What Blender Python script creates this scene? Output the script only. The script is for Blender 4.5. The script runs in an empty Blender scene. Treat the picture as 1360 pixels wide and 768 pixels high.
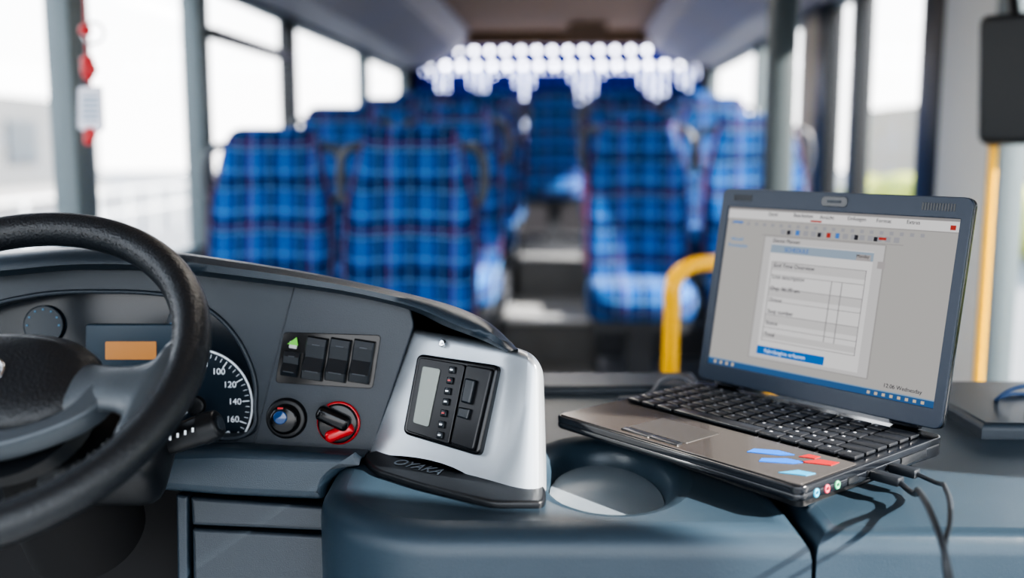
import bpy, bmesh, math, random
from mathutils import Vector as V, Matrix
random.seed(4)
sin, cos, rad = math.sin, math.cos, math.radians
scn = bpy.context.scene
try: scn.view_settings.look = 'AgX - High Contrast'
except Exception: pass
F = 1333.33
C = V((0, 0, 1.5)); PT = rad(8)
FW = V((0, cos(PT), -sin(PT))); UP = V((0, sin(PT), cos(PT))); RX = V((1, 0, 0))
def ray(a, b): return FW+RX*((a-680)/F)+UP*((384-b)/F)
def S(a, b, d): return C+ray(a, b)*d

# ------------------------------------------------------------ materials
def nmat(name):
    m = bpy.data.materials.new(name); m.use_nodes = True
    return m, m.node_tree, m.node_tree.nodes['Principled BSDF']
def mat(name, col, rough=0.5, metal=0.0, bump=0.0, bscale=400, emit=None, es=0.0, coat=0.0, var=0.0, spec=0.5):
    m, nt, p = nmat(name)
    p.inputs['Base Color'].default_value = (*col, 1)
    p.inputs['Roughness'].default_value = rough
    p.inputs['Metallic'].default_value = metal
    p.inputs['Coat Weight'].default_value = coat
    p.inputs['Specular IOR Level'].default_value = spec
    if emit:
        p.inputs['Emission Color'].default_value = (*emit, 1)
        p.inputs['Emission Strength'].default_value = es
    if bump or var:
        tc = nt.nodes.new('ShaderNodeTexCoord')
        n = nt.nodes.new('ShaderNodeTexNoise'); n.inputs['Scale'].default_value = bscale
        n.inputs['Detail'].default_value = 3
        nt.links.new(tc.outputs['Object'], n.inputs['Vector'])
        if bump:
            b = nt.nodes.new('ShaderNodeBump'); b.inputs['Strength'].default_value = bump
            b.inputs['Distance'].default_value = 0.001
            nt.links.new(n.outputs['Fac'], b.inputs['Height'])
            nt.links.new(b.outputs['Normal'], p.inputs['Normal'])
        if var:
            n2 = nt.nodes.new('ShaderNodeTexNoise'); n2.inputs['Scale'].default_value = 9
            nt.links.new(tc.outputs['Object'], n2.inputs['Vector'])
            mx = nt.nodes.new('ShaderNodeMix'); mx.data_type = 'RGBA'
            mx.inputs[6].default_value = (*[c*(1-var) for c in col], 1)
            mx.inputs[7].default_value = (*[c*(1+var) for c in col], 1)
            nt.links.new(n2.outputs['Fac'], mx.inputs[0])
            nt.links.new(mx.outputs[2], p.inputs['Base Color'])
    return m

M_dash = mat('dash_plastic', (0.028, 0.047, 0.067), 0.30, bump=0.3, bscale=900, var=0.12)
M_cowl = mat('cowl_plastic', (0.023, 0.037, 0.053), 0.32, bump=0.35, bscale=900, var=0.1)
M_panel = mat('panel_plastic', (0.029, 0.040, 0.053), 0.38, bump=0.25, bscale=1200)
M_dark = mat('dark_plastic', (0.009, 0.011, 0.014), 0.36, bump=0.2, bscale=900)
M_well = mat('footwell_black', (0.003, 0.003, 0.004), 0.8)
M_black = mat('black_gloss', (0.005, 0.006, 0.008), 0.18)
M_rock = mat('rocker_plastic', (0.014, 0.019, 0.025), 0.26)
M_leather = mat('leather', (0.013, 0.016, 0.020), 0.29, bump=0.9, bscale=450)
M_spoke = mat('spoke_satin', (0.075, 0.09, 0.105), 0.35, metal=0.3)
M_silver = mat('silver_paint', (0.44, 0.48, 0.52), 0.28, metal=0.5, bump=0.1, bscale=1500)
M_chrome = mat('chrome', (0.7, 0.72, 0.75), 0.15, metal=1)
M_white = mat('white_mark', (0.75, 0.8, 0.85), 0.5, emit=(0.8, 0.9, 1), es=0.2)
M_dimblue = mat('dim_blue_mark', (0.06, 0.18, 0.3), 0.5, emit=(0.1, 0.3, 0.5), es=0.08)
M_gauge = mat('gauge_face', (0.008, 0.020, 0.034), 0.3)
M_cluster = mat('cluster_back', (0.006, 0.013, 0.022), 0.18)
M_orange = mat('orange_lcd', (0.3, 0.14, 0.04), 0.4, emit=(1.0, 0.42, 0.12), es=0.20)
M_green = mat('green_icon', (0.1, 0.4, 0.05), 0.5, emit=(0.35, 0.9, 0.05), es=0.12)
M_red = mat('red_plastic', (0.50, 0.01, 0.015), 0.3, coat=0.4)
M_bluebtn = mat('blue_lens', (0.01, 0.05, 0.16), 0.1, coat=0.6, emit=(0.05, 0.2, 0.5), es=0.03)
M_lcd = mat('grey_lcd', (0.25, 0.28, 0.26), 0.25)
M_dev = mat('device_black', (0.007, 0.008, 0.011), 0.28)
M_lap = mat('laptop_black', (0.010, 0.012, 0.016), 0.18, coat=0.3)
M_lid = mat('laptop_bezel', (0.018, 0.030, 0.052), 0.36)
M_key = mat('laptop_key', (0.014, 0.016, 0.020), 0.30)
M_cable = mat('cable_rubber', (0.012, 0.016, 0.022), 0.45)
M_yellow = mat('yellow_powdercoat', (0.95, 0.50, 0.003), 0.35)
M_greypost = mat('grey_post', (0.13, 0.16, 0.17), 0.5)
M_ltgrey = mat('light_grey_panel', (0.50, 0.52, 0.52), 0.6)
M_beige = mat('beige_panel', (0.45, 0.40, 0.33), 0.6)
M_blackf = mat('black_frame', (0.012, 0.013, 0.015), 0.4)
M_ceil = mat('ceiling_fabric', (0.44, 0.29, 0.19), 0.9)
M_duct = mat('duct_plastic', (0.38, 0.35, 0.36), 0.6)
M_floor = mat('bus_floor', (0.25, 0.26, 0.27), 0.40, bump=0.2, bscale=200, var=0.2)
M_seatgrey = mat('seat_plastic', (0.055, 0.06, 0.07), 0.4)
M_pipe = mat('seat_piping', (0.12, 0.02, 0.07), 0.7)
M_stepedge = mat('step_edge', (0.85, 0.86, 0.86), 0.4, metal=0.1)

def emis(name, col, s):
    m = bpy.data.materials.new(name); m.use_nodes = True; nt = m.node_tree
    nt.nodes.remove(nt.nodes['Principled BSDF'])
    e = nt.nodes.new('ShaderNodeEmission'); e.inputs[0].default_value = (*col, 1); e.inputs[1].default_value = s
    nt.links.new(e.outputs[0], nt.nodes['Material Output'].inputs[0]); return m

def plaid():
    m, nt, p = nmat('plaid_fabric')
    p.inputs['Roughness'].default_value = 0.9
    p.inputs['Specular IOR Level'].default_value = 0.2
    p.inputs['Sheen Weight'].default_value = 0.08
    p.inputs['Sheen Tint'].default_value = (0.4, 0.6, 1, 1)
    tc = nt.nodes.new('ShaderNodeTexCoord'); sp = nt.nodes.new('ShaderNodeSeparateXYZ')
    nt.links.new(tc.outputs['Object'], sp.inputs[0])
    ad = nt.nodes.new('ShaderNodeMath'); ad.operation = 'SUBTRACT'
    nt.links.new(sp.outputs[2], ad.inputs[0]); nt.links.new(sp.outputs[1], ad.inputs[1])
    def math_(op, a, b=None):
        n = nt.nodes.new('ShaderNodeMath'); n.operation = op
        nt.links.new(a, n.inputs[0])
        if b is not None: n.inputs[1].default_value = b
        return n.outputs[0]
    def stripe(c, per, off, w):
        x = math_('ADD', c, off+10*per); x = math_('DIVIDE', x, per); x = math_('FRACT', x)
        return math_('LESS_THAN', x, w/per)
    def layer(prev, fac, col, amt):
        mx = nt.nodes.new('ShaderNodeMix'); mx.data_type = 'RGBA'
        f = math_('MULTIPLY', fac, amt); nt.links.new(f, mx.inputs[0])
        if isinstance(prev, tuple): mx.inputs[6].default_value = prev
        else: nt.links.new(prev, mx.inputs[6])
        mx.inputs[7].default_value = (*col, 1); return mx.outputs[2]
    X, Z = sp.outputs[0], ad.outputs[0]
    c = (0.006, 0.080, 0.31, 1)
    c = layer(c, stripe(X, 0.11, 0.02, 0.046), (0.006, 0.008, 0.040), 0.66)
    c = layer(c, stripe(Z, 0.13, 0.01, 0.055), (0.006, 0.008, 0.040), 0.66)
    c = layer(c, stripe(X, 0.055, 0.004, 0.005), (0.20, 0.44, 0.76), 0.5)
    c = layer(c, stripe(Z, 0.065, 0.004, 0.006), (0.20, 0.44, 0.76), 0.5)
    c = layer(c, stripe(X, 0.22, 0.075, 0.005), (0.40, 0.10, 0.22), 0.5)
    c = layer(c, stripe(Z, 0.26, 0.115, 0.005), (0.40, 0.10, 0.22), 0.35)
    nt.links.new(c, p.inputs['Base Color'])
    return m
M_plaid = plaid()

def glass(name, tint=(1, 1, 1), g=0.06):
    m = bpy.data.materials.new(name); m.use_nodes = True; nt = m.node_tree
    nt.nodes.remove(nt.nodes['Principled BSDF'])
    t = nt.nodes.new('ShaderNodeBsdfTransparent'); t.inputs[0].default_value = (*tint, 1)
    gl = nt.nodes.new('ShaderNodeBsdfGlossy'); gl.inputs['Roughness'].default_value = 0.02
    mx = nt.nodes.new('ShaderNodeMixShader'); mx.inputs[0].default_value = g
    nt.links.new(t.outputs[0], mx.inputs[1]); nt.links.new(gl.outputs[0], mx.inputs[2])
    nt.links.new(mx.outputs[0], nt.nodes['Material Output'].inputs[0]); return m
M_glass = glass('window_glass')

# ------------------------------------------------------------ helpers
def link(ob): scn.collection.objects.link(ob); return ob
def empty(name, loc=(0, 0, 0)):
    e = bpy.data.objects.new(name, None); e.location = loc; e.empty_display_size = 0.05; link(e); return e
def par(ob, e):
    if e is not None:
        ob.parent = e; ob.matrix_parent_inverse = Matrix.Translation(-V(e.location))
    return ob
def finish(me, name, m, M=None, parent=None, sharp=35):
    if m is not None and not me.materials: me.materials.append(m)
    for p in me.polygons: p.use_smooth = True
    try: me.set_sharp_from_angle(angle=rad(sharp))
    except Exception: pass
    ob = bpy.data.objects.new(name, me); link(ob)
    if M is not None: ob.matrix_world = M
    if parent is not None: par(ob, parent)
    return ob
def raw(name, vs, fs, m, M=None, parent=None, sharp=35, sub=0):
    me = bpy.data.meshes.new(name); me.from_pydata([tuple(v) for v in vs], [], fs); me.update()
    bm = bmesh.new(); bm.from_mesh(me); bmesh.ops.recalc_face_normals(bm, faces=bm.faces); bm.to_mesh(me); bm.free()
    ob = finish(me, name, m, M, parent, sharp)
    if sub:
        s = ob.modifiers.new('s', 'SUBSURF'); s.levels = sub; s.render_levels = sub
    return ob
def boxes(name, lst, m, M=None, bevel=0.0, parent=None, seg=2):
    bm = bmesh.new()
    for b in lst:
        r = bmesh.ops.create_cube(bm, size=1)
        for v in r['verts']:
            v.co = V((v.co.x*b[3]+b[0], v.co.y*b[4]+b[1], v.co.z*b[5]+b[2]))
        if len(b) > 6:
            for f in {f for v in r['verts'] for f in v.link_faces}: f.material_index = b[6]
    if bevel: bmesh.ops.bevel(bm, geom=list(bm.edges), offset=bevel, segments=seg, profile=0.5, affect='EDGES', clamp_overlap=True)
    me = bpy.data.meshes.new(name); bm.to_mesh(me); bm.free()
    if isinstance(m, (list, tuple)):
        for q in m: me.materials.append(q)
        m = None
    return finish(me, name, m, M, parent)
def cyl(name, M, r, h, m, r2=None, bevel=0, parent=None, n=40):
    bm = bmesh.new()
    bmesh.ops.create_cone(bm, cap_ends=True, segments=n, radius1=r, radius2=r if r2 is None else r2, depth=h)
    for v in bm.verts: v.co.z += h/2
    if bevel:
        ed = [e for e in bm.edges if abs(e.verts[0].co.z-e.verts[1].co.z) < 1e-6 and e.verts[0].co.z > h/2]
        bmesh.ops.bevel(bm, geom=ed, offset=bevel, segments=3, profile=0.5, affect='EDGES')
    me = bpy.data.meshes.new(name); bm.to_mesh(me); bm.free()
    return finish(me, name, m, M, parent)
def ring(name, M, R, r, m, parent=None, n=64, k=12):
    vs, fs = [], []
    for i in range(n):
        a = 2*math.pi*i/n
        for j in range(k):
            b = 2*math.pi*j/k
            vs.append(((R+r*cos(b))*cos(a), (R+r*cos(b))*sin(a), r*sin(b)))
    for i in range(n):
        for j in range(k):
            fs.append((i*k+j, ((i+1) % n)*k+j, ((i+1) % n)*k+(j+1) % k, i*k+(j+1) % k))
    return raw(name, vs, fs, m, M, parent, 80)
def c2m(cu, name, m, M=None, parent=None, sharp=35):
    ob = bpy.data.objects.new('t', cu); link(ob)
    dg = bpy.context.evaluated_depsgraph_get()
    me = bpy.data.meshes.new_from_object(ob.evaluated_get(dg)); me.name = name
    bpy.data.objects.remove(ob)
    me.materials.clear()
    return finish(me, name, m, M, parent, sharp)
def tube(name, pts, r, m, parent=None, cyclic=False, M=None, res=6, radii=None):
    cu = bpy.data.curves.new(name, 'CURVE'); cu.dimensions = '3D'
    cu.bevel_depth = r; cu.bevel_resolution = 4; cu.resolution_u = res; cu.use_fill_caps = True
    sp = cu.splines.new('BEZIER'); sp.bezier_points.add(len(pts)-1)
    for i, q in enumerate(pts):
        bp = sp.bezier_points[i]; bp.co = q; bp.handle_left_type = bp.handle_right_type = 'AUTO'
        if radii: bp.radius = radii[i]
    sp.use_cyclic_u = cyclic
    return c2m(cu, name, m, M, parent, 60)
def text(name, s, size, M, m, parent=None, align='CENTER'):
    cu = bpy.data.curves.new(name, 'FONT'); cu.body = s; cu.size = size
    cu.align_x = align; cu.align_y = 'CENTER'; cu.extrude = 0.0001
    return c2m(cu, name, m, M, parent)
def fillet(pts, r, n=5):
    out = []; N = len(pts)
    for i in range(N):
        p = V(pts[i]).to_2d(); a = V(pts[i-1]).to_2d(); b = V(pts[(i+1) % N]).to_2d()
        da, db = a-p, b-p
        q = min(r, da.length*0.45, db.length*0.45)
        if q < 1e-6: out.append(p); continue
        s, e = p+da.normalized()*q, p+db.normalized()*q
        for k in range(n+1):
            t = k/n; out.append(s*(1-t)**2+p*2*t*(1-t)+e*t*t)
    return out
def crom(pts, n=6, closed=True):
    P = [V(p) for p in pts]; N = len(P); out = []
    for i in range(N if closed else N-1):
        if closed: p0, p1, p2, p3 = P[i-1], P[i], P[(i+1) % N], P[(i+2) % N]
        else: p0, p1, p2, p3 = P[max(i-1, 0)], P[i], P[i+1], P[min(i+2, N-1)]
        for k in range(n):
            t = k/n
            out.append(0.5*((2*p1)+(p2-p0)*t+(2*p0-5*p1+4*p2-p3)*t*t+(3*p1-p0-3*p2+p3)*t**3))
    if not closed: out.append(P[-1])
    return out
def slab(name, outer, holes, t0, t1, bev, m, M, parent=None):
    cu = bpy.data.curves.new(name, 'CURVE'); cu.dimensions = '2D'; cu.fill_mode = 'BOTH'
    cu.extrude = (t1-t0)/2-bev; cu.bevel_depth = bev; cu.bevel_resolution = 3; cu.offset = -bev
    for loop in [outer]+list(holes):
        sp = cu.splines.new('POLY'); sp.points.add(len(loop)-1); sp.use_cyclic_u = True
        for i, q in enumerate(loop): sp.points[i].co = (q[0], q[1], 0, 1)
    return c2m(cu, name, m, M @ Matrix.Translation((0, 0, (t0+t1)/2)), parent)
class Pl:
    def __init__(s, p0, n, xh=V((1, 0, 0))):
        s.p0 = V(p0); s.n = V(n).normalized(); s.e1 = (xh-s.n*xh.dot(s.n)).normalized(); s.e2 = s.n.cross(s.e1)
    def at(s, a, b, t=0):
        r = ray(a, b); return C+r*(s.n.dot(s.p0-C)/s.n.dot(r))+s.n*t
    def uv(s, a, b):
        q = s.at(a, b)-s.p0; return (q.dot(s.e1), q.dot(s.e2))
    def M(s, a=None, b=None, t=0, rot=0):
        o = s.p0+s.n*t if a is None else s.at(a, b, t)
        m = Matrix((s.e1, s.e2, s.n)).transposed().to_4x4(); m.translation = o
        return m @ Matrix.Rotation(rad(rot), 4, 'Z')
    def plate(s, name, outer, t0, t1, bev, m, parent, holes=()):
        return slab(name, [s.uv(*q) for q in outer], [[s.uv(*q) for q in h] for h in holes], t0, t1, bev, m, s.M(), parent)
def three(p, q, r):
    n = (q-p).cross(r-p).normalized()
    if n.dot(C-p) < 0: n = -n
    return n

# ============================================================ DASHBOARD
DD = empty('dashboard', (0, 1.1, 1.25))
PA = Pl(C+FW*1.10, -FW)
inn = [(-260, 400), (-120, 378), (0, 368), (100, 359), (200, 360), (300, 371), (390, 382), (470, 394), (545, 412), (592, 434), (640, 452), (672, 468)]
out = [(-260, 372), (-120, 345), (0, 335), (100, 328), (200, 331), (300, 344), (400, 360), (480, 376), (558, 394), (612, 410), (652, 430), (688, 464)]
inn = crom([(*q, 0) for q in inn], 5, False); out = crom([(*q, 0) for q in out], 5, False)
vs, fs = [], []; K = 9
for i, (p, q) in enumerate(zip(inn, out)):
    f = i/(len(inn)-1)
    d0 = 1.10-0.095*max(0, (f-0.70)/0.30)
    def L(t): w = p.lerp(q, t); return w.x, w.y
    sec = [S(*L(0), d0+0.01), S(*L(0.02), d0-0.025), S(*L(0.25), d0-0.040), S(*L(0.6), d0-0.040), S(*L(0.9), d0-0.022), S(*L(1.0), d0+0.005)]
    o = sec[-1]
    sec += [o+V((0, 0.05, -0.010)), o+V((0, 0.16, -0.05)), V((o.x, o.y+0.2, 1.0))]
    vs += sec
for i in range(len(inn)-1):
    for j in range(K-1): fs.append((i*K+j, i*K+j+1, (i+1)*K+j+1, (i+1)*K+j))
raw('cowl', vs, fs, M_cowl, parent=DD, sharp=70)
n0 = (len(inn)-1)*K
e = [vs[n0+j] for j in range(K)]
raw('cowl_end', e+[V((e[0].x, e[0].y, 1.1)), V((e[0].x, e[-1].y, 1.1))], [(0, 1, 2, 3, 4, 5, 6, 7, 8, 10, 9)], M_cowl, parent=DD)

hole = crom([(-110, 470, 0), (-60, 420, 0), (0, 402, 0), (75, 389, 0), (190, 389, 0), (258, 401, 0), (308, 440, 0), (337, 498, 0), (338, 550, 0), (326, 578, 0), (220, 581, 0), (60, 581, 0), (-80, 578, 0), (-115, 530, 0)], 5)
hole = [(q.x, q.y) for q in hole]
PA.plate('instrument_panel', [(-260, 396), (-120, 374), (0, 364), (100, 355), (200, 356), (300, 367), (396, 377), (344, 600), (-260, 600)], -0.045, 0.0, 0.003, M_panel, DD, holes=[hole])
tube('cluster_lip', [PA.at(x, y, 0.001) for x, y in hole[::3]], 0.0025, M_panel, DD, cyclic=True)
PC = Pl(C+FW*1.14, -FW)
PC.plate('cluster_backing', [(-160, 380), (360, 375), (360, 590), (-160, 590)], -0.01, 0.0, 0.001, M_cluster, DD)
def gauge(cx, cy, R, sweep0, step, vals, pre, markm):
    M0 = PC.M(cx, cy, 0.002)
    cyl(pre+'_face', M0, R, 0.003, M_gauge, parent=DD, n=64)
    ring(pre+'_ring', M0 @ Matrix.Translation((0, 0, 0.003)), R, 0.0012, markm, DD)
    nt_ = (len(vals)-1)*4
    bm = bmesh.new()
    for i in range(nt_+1):
        a = rad(sweep0-i*step/4); big = i % 4 == 0
        L = 0.008 if big else 0.0045
        r = bmesh.ops.create_cube(bm, size=1)
        mm = Matrix.Rotation(a, 4, 'Z') @ Matrix.Translation((R-0.003-L/2, 0, 0.0035)) @ Matrix.Diagonal((L, 0.0011 if big else 0.0006, 0.0006, 1))
        for v in r['verts']: v.co = mm @ v.co
    me = bpy.data.meshes.new(pre+'_ticks'); bm.to_mesh(me); bm.free()
    finish(me, pre+'_ticks', markm, M0, DD)
    for i, s in enumerate(vals):
        a = rad(sweep0-i*step)
        text(pre+'_num', str(s), 0.0100, M0 @ Matrix.Translation(((R-0.0195)*cos(a), (R-0.0165)*sin(a), 0.0035)), markm, DD)
    cyl(pre+'_hub', M0 @ Matrix.Translation((0, 0, 0.003)), 0.011, 0.008, M_dark, bevel=0.003, parent=DD)
    boxes(pre+'_needle', [(0.02, 0, 0.008, 0.05, 0.002, 0.0015)], M_white, M0 @ Matrix.Rotation(rad(215), 4, 'Z'), parent=DD)
gauge(263, 538, 0.063, 180, 25, [0, 20, 40, 60, 80, 100, 120, 140, 160, 180], 'speedometer', M_white)
gauge(-20, 520, 0.055, 200, 28, [0, 5, 10, 15, 20, 25, 30, 35], 'tachometer', M_dimblue)
for k_, (gx, gy) in enumerate([(60, 432), (250, 430)]):
    M0 = PC.M(gx, gy, 0.002); cyl('small_gauge_%d' % k_, M0, 0.022, 0.003, M_gauge, parent=DD)
    ring('small_gauge_ring_%d' % k_, M0 @ Matrix.Translation((0, 0, 0.003)), 0.022, 0.0006, M_gauge, DD)
    boxes('small_gauge_ticks_%d' % k_, [(0.018*cos(rad(t)), 0.018*sin(rad(t)), 0.0035, 0.002, 0.002, 0.0006) for t in range(0, 181, 30)], M_dimblue, M0, parent=DD)
PC.plate('display_surround', fillet([(118, 430), (236, 430), (236, 492), (118, 492)], 6), 0.002, 0.010, 0.002, mat('surround', (0.022, 0.045, 0.070), 0.3), DD)
PC.plate('trip_display', fillet([(145, 453), (212, 453), (212, 477), (145, 477)], 2), 0.009, 0.0115, 0.0004, M_orange, DD)
boxes('warning_icons', [(0.012*i, 0, 0, 0.006, 0.004, 0.001) for i in range(8)], M_dimblue, PC.M(125, 505, 0.003), parent=DD)

PA.plate('switch_panel', fillet([(392, 377), (470, 390), (546, 409), (551, 432), (493, 606), (336, 596)], 6), -0.02, 0.004, 0.002, mat('switch_panel_plastic', (0.026, 0.036, 0.049), 0.38, bump=0.25, bscale=1200), DD)
PA.plate('switch_recess', fillet([(378, 441), (507, 445), (496, 516), (367, 508)], 6), 0.004, 0.0055, 0.0006, M_black, DD)
def rocker(a, b, w, h, idx):
    M0 = PA.M(a, b, 0.0045, rot=-9)
    prof = [(-1, 0.0, 1), (-0.93, 0.009, .96), (-0.55, 0.0135, .96), (0.05, 0.0075, .96), (0.6, 0.0105, .96), (0.93, 0.0085, .96), (1, 0, 1)]
    vs, fs = [], []
    for (t, z, s) in prof:
        y = t*h/2
        vs += [(-w/2, y, 0), (-w/2*s, y, z*0.85), (-w/2*0.85, y, z), (w/2*0.85, y, z), (w/2*s, y, z*0.85), (w/2, y, 0)]
    for i in range(len(prof)-1):
        for j in range(5): fs.append((i*6+j, i*6+j+1, (i+1)*6+j+1, (i+1)*6+j))
    raw('rocker_switch_%d' % idx, vs, fs, M_rock, M0, DD, 25)
    boxes('rocker_mark_%d' % idx, [(0, h*0.32, 0.0105, w*0.35, 0.0010, 0.0005), (0, -h*0.28, 0.0135, w*0.6, 0.0010, 0.0006)], M_panel, M0, parent=DD)
for i, a in enumerate((420, 451, 482)): rocker(a, 476+i*2, 0.0235, 0.048, i)
rocker(389, 483, 0.019, 0.028, 3)
boxes('indicator_lens', [(0, 0, 0.001, 0.009, 0.008, 0.003)], M_ltgrey, PA.M(391, 458, 0.004, rot=-9), bevel=0.001, parent=DD)
M0 = PA.M(393, 453, 0.0082, rot=-9)
raw('indicator_icon', [(-0.007, -0.004, 0), (0.005, -0.004, 0), (0.002, 0.005, 0), (-0.007, -0.004, 0.0006), (0.005, -0.004, 0.0006), (0.002, 0.005, 0.0006)], [(0, 1, 2), (3, 4, 5), (0, 1, 4, 3), (1, 2, 5, 4), (2, 0, 3, 5)], M_green, M0, DD)
M0 = PA.M(382, 555, 0.004)
cyl('mirror_knob_base', M0, 0.0225, 0.006, M_dark, r2=0.021, bevel=0.002, parent=DD)
cyl('mirror_knob_body', M0, 0.017, 0.018, M_black, r2=0.0155, bevel=0.004, parent=DD)
cyl('mirror_knob_lens', M0 @ Matrix.Translation((-0.003, 0.003, 0.0175)), 0.0075, 0.0025, M_bluebtn, bevel=0.0015, parent=DD)
boxes('mirror_knob_mark', [(-0.003, 0.013, 0.0175, 0.006, 0.0018, 0.002)], M_red, M0, parent=DD)
M0 = PA.M(451, 561, 0.004)
ring('hazard_knob_base', M0 @ Matrix.Translation((0, 0, 0.002)), 0.0215, 0.0022, M_red, DD, 48, 10)
cyl('hazard_knob_collar', M0, 0.0215, 0.010, M_black, bevel=0.002, parent=DD)
boxes('hazard_knob_grip', [(0, 0, 0.016, 0.038, 0.017, 0.020)], M_black, M0 @ Matrix.Translation((-.003, .007, 0)) @ Matrix.Rotation(rad(-25), 4, 'Z'), bevel=0.006, parent=DD, seg=3)
boxes('hazard_knob_lens', [(0, 0, 0.012, 0.032, 0.013, 0.016)], M_red, M0 @ Matrix.Translation((0.003, -.009, 0)) @ Matrix.Rotation(rad(22), 4, 'Z'), bevel=0.005, parent=DD, seg=3)

pB = S(552, 444, 1.09); qB = S(494, 607, 1.085); rB = S(648, 655, 0.99)
PB = Pl(pB, three(pB, qB, rB))
cols = [((545, 440), (486, 604), 1.115, 1.105), ((552, 444), (494, 604), 0, 0), ((600, 452), (560, 606), 0, 0), ((640, 459), (620, 626), 0, 0),
        ((676, 467), (648, 655), 0, 0), ((704, 474), (686, 668), 0.972, 0.965), ((717, 488), (720, 670), 0.975, 0.962), ((722, 500), (726, 664), 1.0, 0.985), ((722, 506), (726, 640), 1.12, 1.10)]
R = 10; vs, fs = [], []
for (tp, bt, dt, db) in cols:
    A_ = PB.at(*tp) if dt == 0 else S(*tp, dt)
    B_ = PB.at(*bt) if dt == 0 else S(*bt, db)
    vs += [A_+V((0.0, 0.16, -0.03)), A_+V((0, 0.03, 0.002)), A_+V((0, 0.002, 0.0))]
    for j in range(R-3):
        t = 0.02+0.98*j/(R-4); vs.append(A_.lerp(B_, t))
for i in range(len(cols)-1):
    for j in range(R-1): fs.append((i*R+j, i*R+j+1, (i+1)*R+j+1, (i+1)*R+j))
raw('silver_bezel', vs, fs, M_silver, parent=DD, sharp=60, sub=2)
cyl('bezel_screw', PB.M(590, 457, 0.001), 0.0045, 0.004, M_chrome, bevel=0.001, parent=DD, n=6)
devo = fillet([(560, 471), (668, 487), (641, 607), (540, 577)], 9)
PB.plate('device_frame', devo, -0.01, 0.008, 0.003, M_black, DD)
PB.plate('device_face', fillet([(566, 477), (626, 487), (604, 592), (548, 574)], 4), 0.006, 0.011, 0.001, M_dev, DD)
PB.plate('device_lcd', fillet([(571, 489), (594, 493), (578, 569), (558, 563)], 3), 0.0105, 0.0122, 0.0003, M_lcd, DD)
PB.plate('device_door', fillet([(628, 487), (662, 493), (637, 600), (607, 591)], 4), 0.006, 0.012, 0.0015, M_dev, DD)
PB.plate('device_latch', fillet([(630, 505), (643, 508), (636, 540), (624, 537)], 3), 0.011, 0.017, 0.002, M_rock, DD)
PB.plate('device_slot', fillet([(621, 543), (636, 546), (632, 560), (618, 556)], 2), 0.011, 0.016, 0.0015, M_rock, DD)
for i, (a, b) in enumerate([(610, 494), (607, 508), (604, 522), (602, 536), (599, 551), (596, 566), (594, 580)]):
    boxes('device_button_%d' % i, [(0, 0, 0, 0.0080, 0.0072, 0.003)], M_rock, PB.M(a, b, 0.0118, rot=-10), bevel=0.001, parent=DD)
    boxes('device_led_%d' % i, [(0, 0, 0.0018, 0.0035, 0.0015, 0.0006)], M_red if i in (1, 4) else M_white, PB.M(a, b, 0.0118, rot=-10), parent=DD)

# console
ZT = 1.168
def arc(cx, cy, r, a0, a1, n=10): return [(cx+r*cos(rad(a0+(a1-a0)*i/n)), cy+r*sin(rad(a0+(a1-a0)*i/n))) for i in range(n+1)]
cup = [(0.098+0.060*cos(rad(t)), 1.005+0.105*sin(rad(t))) for t in range(0, 360, 8)]
outl = [(-0.19, 1.36)]+arc(-0.19+0.13, 0.97, 0.13, 180, 270, 14)+[(0.262, 0.835), (0.262, 1.36)]
slab('console_body', outl, [cup], 0.25-ZT, 0, 0.026, M_dash, Matrix.Translation((0, 0, ZT)), DD)
slab('cup_floor', [(0.098+0.059*cos(rad(t)), 1.005+0.104*sin(rad(t))) for t in range(0, 360, 8)], [], -0.07, -0.028, 0.0, mat('tray_plastic', (0.14, 0.17, 0.20), 0.26, bump=.2, bscale=900), Matrix.Translation((0, 0, ZT)), DD)
slab('console_side', [(0.266, 0.835), (0.95, 0.81), (0.95, 1.30), (0.266, 1.36)], [], 0.25-ZT, 0, 0.02, M_dash, Matrix.Translation((0, 0, ZT)), DD)
slab('console_rear_ledge', [(0.02, 1.33), (0.262, 1.33), (0.262, 1.42), (0.02, 1.42)], [], -0.05, 0.012, 0.008, M_cowl, Matrix.Translation((0, 0, ZT)), DD)
slab('console_side_ledge', [(0.54, 1.12), (0.95, 1.10), (0.95, 1.34), (0.54, 1.34)], [], -0.05, 0.018, 0.008, M_cowl, Matrix.Translation((0, 0, ZT)), DD)
boxes('side_drawer', [(0.62, 0.822, 1.045, 0.50, 0.02, 0.13)], M_dash, bevel=0.008, parent=DD)
boxes('side_drawer_pull', [(0.50, 0.808, 1.098, 0.03, 0.01, 0.012)], M_dark, bevel=0.004, parent=DD)
PT_ = Pl(V((0, 1, ZT)), V((0, 0, 1)))
PT_.plate('trim_pad', fillet([(478, 612), (512, 603), (600, 603), (660, 630), (726, 655), (724, 676), (655, 676), (560, 652), (498, 632)], 12), -0.002, 0.007, 0.003, M_dark, DD)
text('trim_lettering', 'OYAKA', 0.018, PT_.M(556, 630, 0.0078, rot=-36) @ Matrix.Diagonal((1.05, 1.3, 1, 1)), mat('lettering', (.20, .24, .28), .35), DD)
PL = Pl(C+FW*1.055, -FW)
PL.plate('knee_trim', fillet([(193, 598), (300, 596), (487, 606), (436, 640), (430, 666), (300, 660), (200, 652)], 10), -0.08, 0.0, 0.010, M_dash, DD)
PL.plate('drawer_upper', fillet([(250, 662), (434, 676), (434, 708), (252, 700)], 4), -0.08, -0.006, 0.004, M_panel, DD)
PL.plate('drawer_lower', fillet([(252, 704), (434, 714), (434, 900), (256, 900)], 4), -0.08, -0.006, 0.004, M_panel, DD)
PL.plate('drawer_stile', fillet([(232, 658), (248, 660), (250, 900), (236, 900)], 3), -0.08, -0.003, 0.003, M_cowl, DD)
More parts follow.
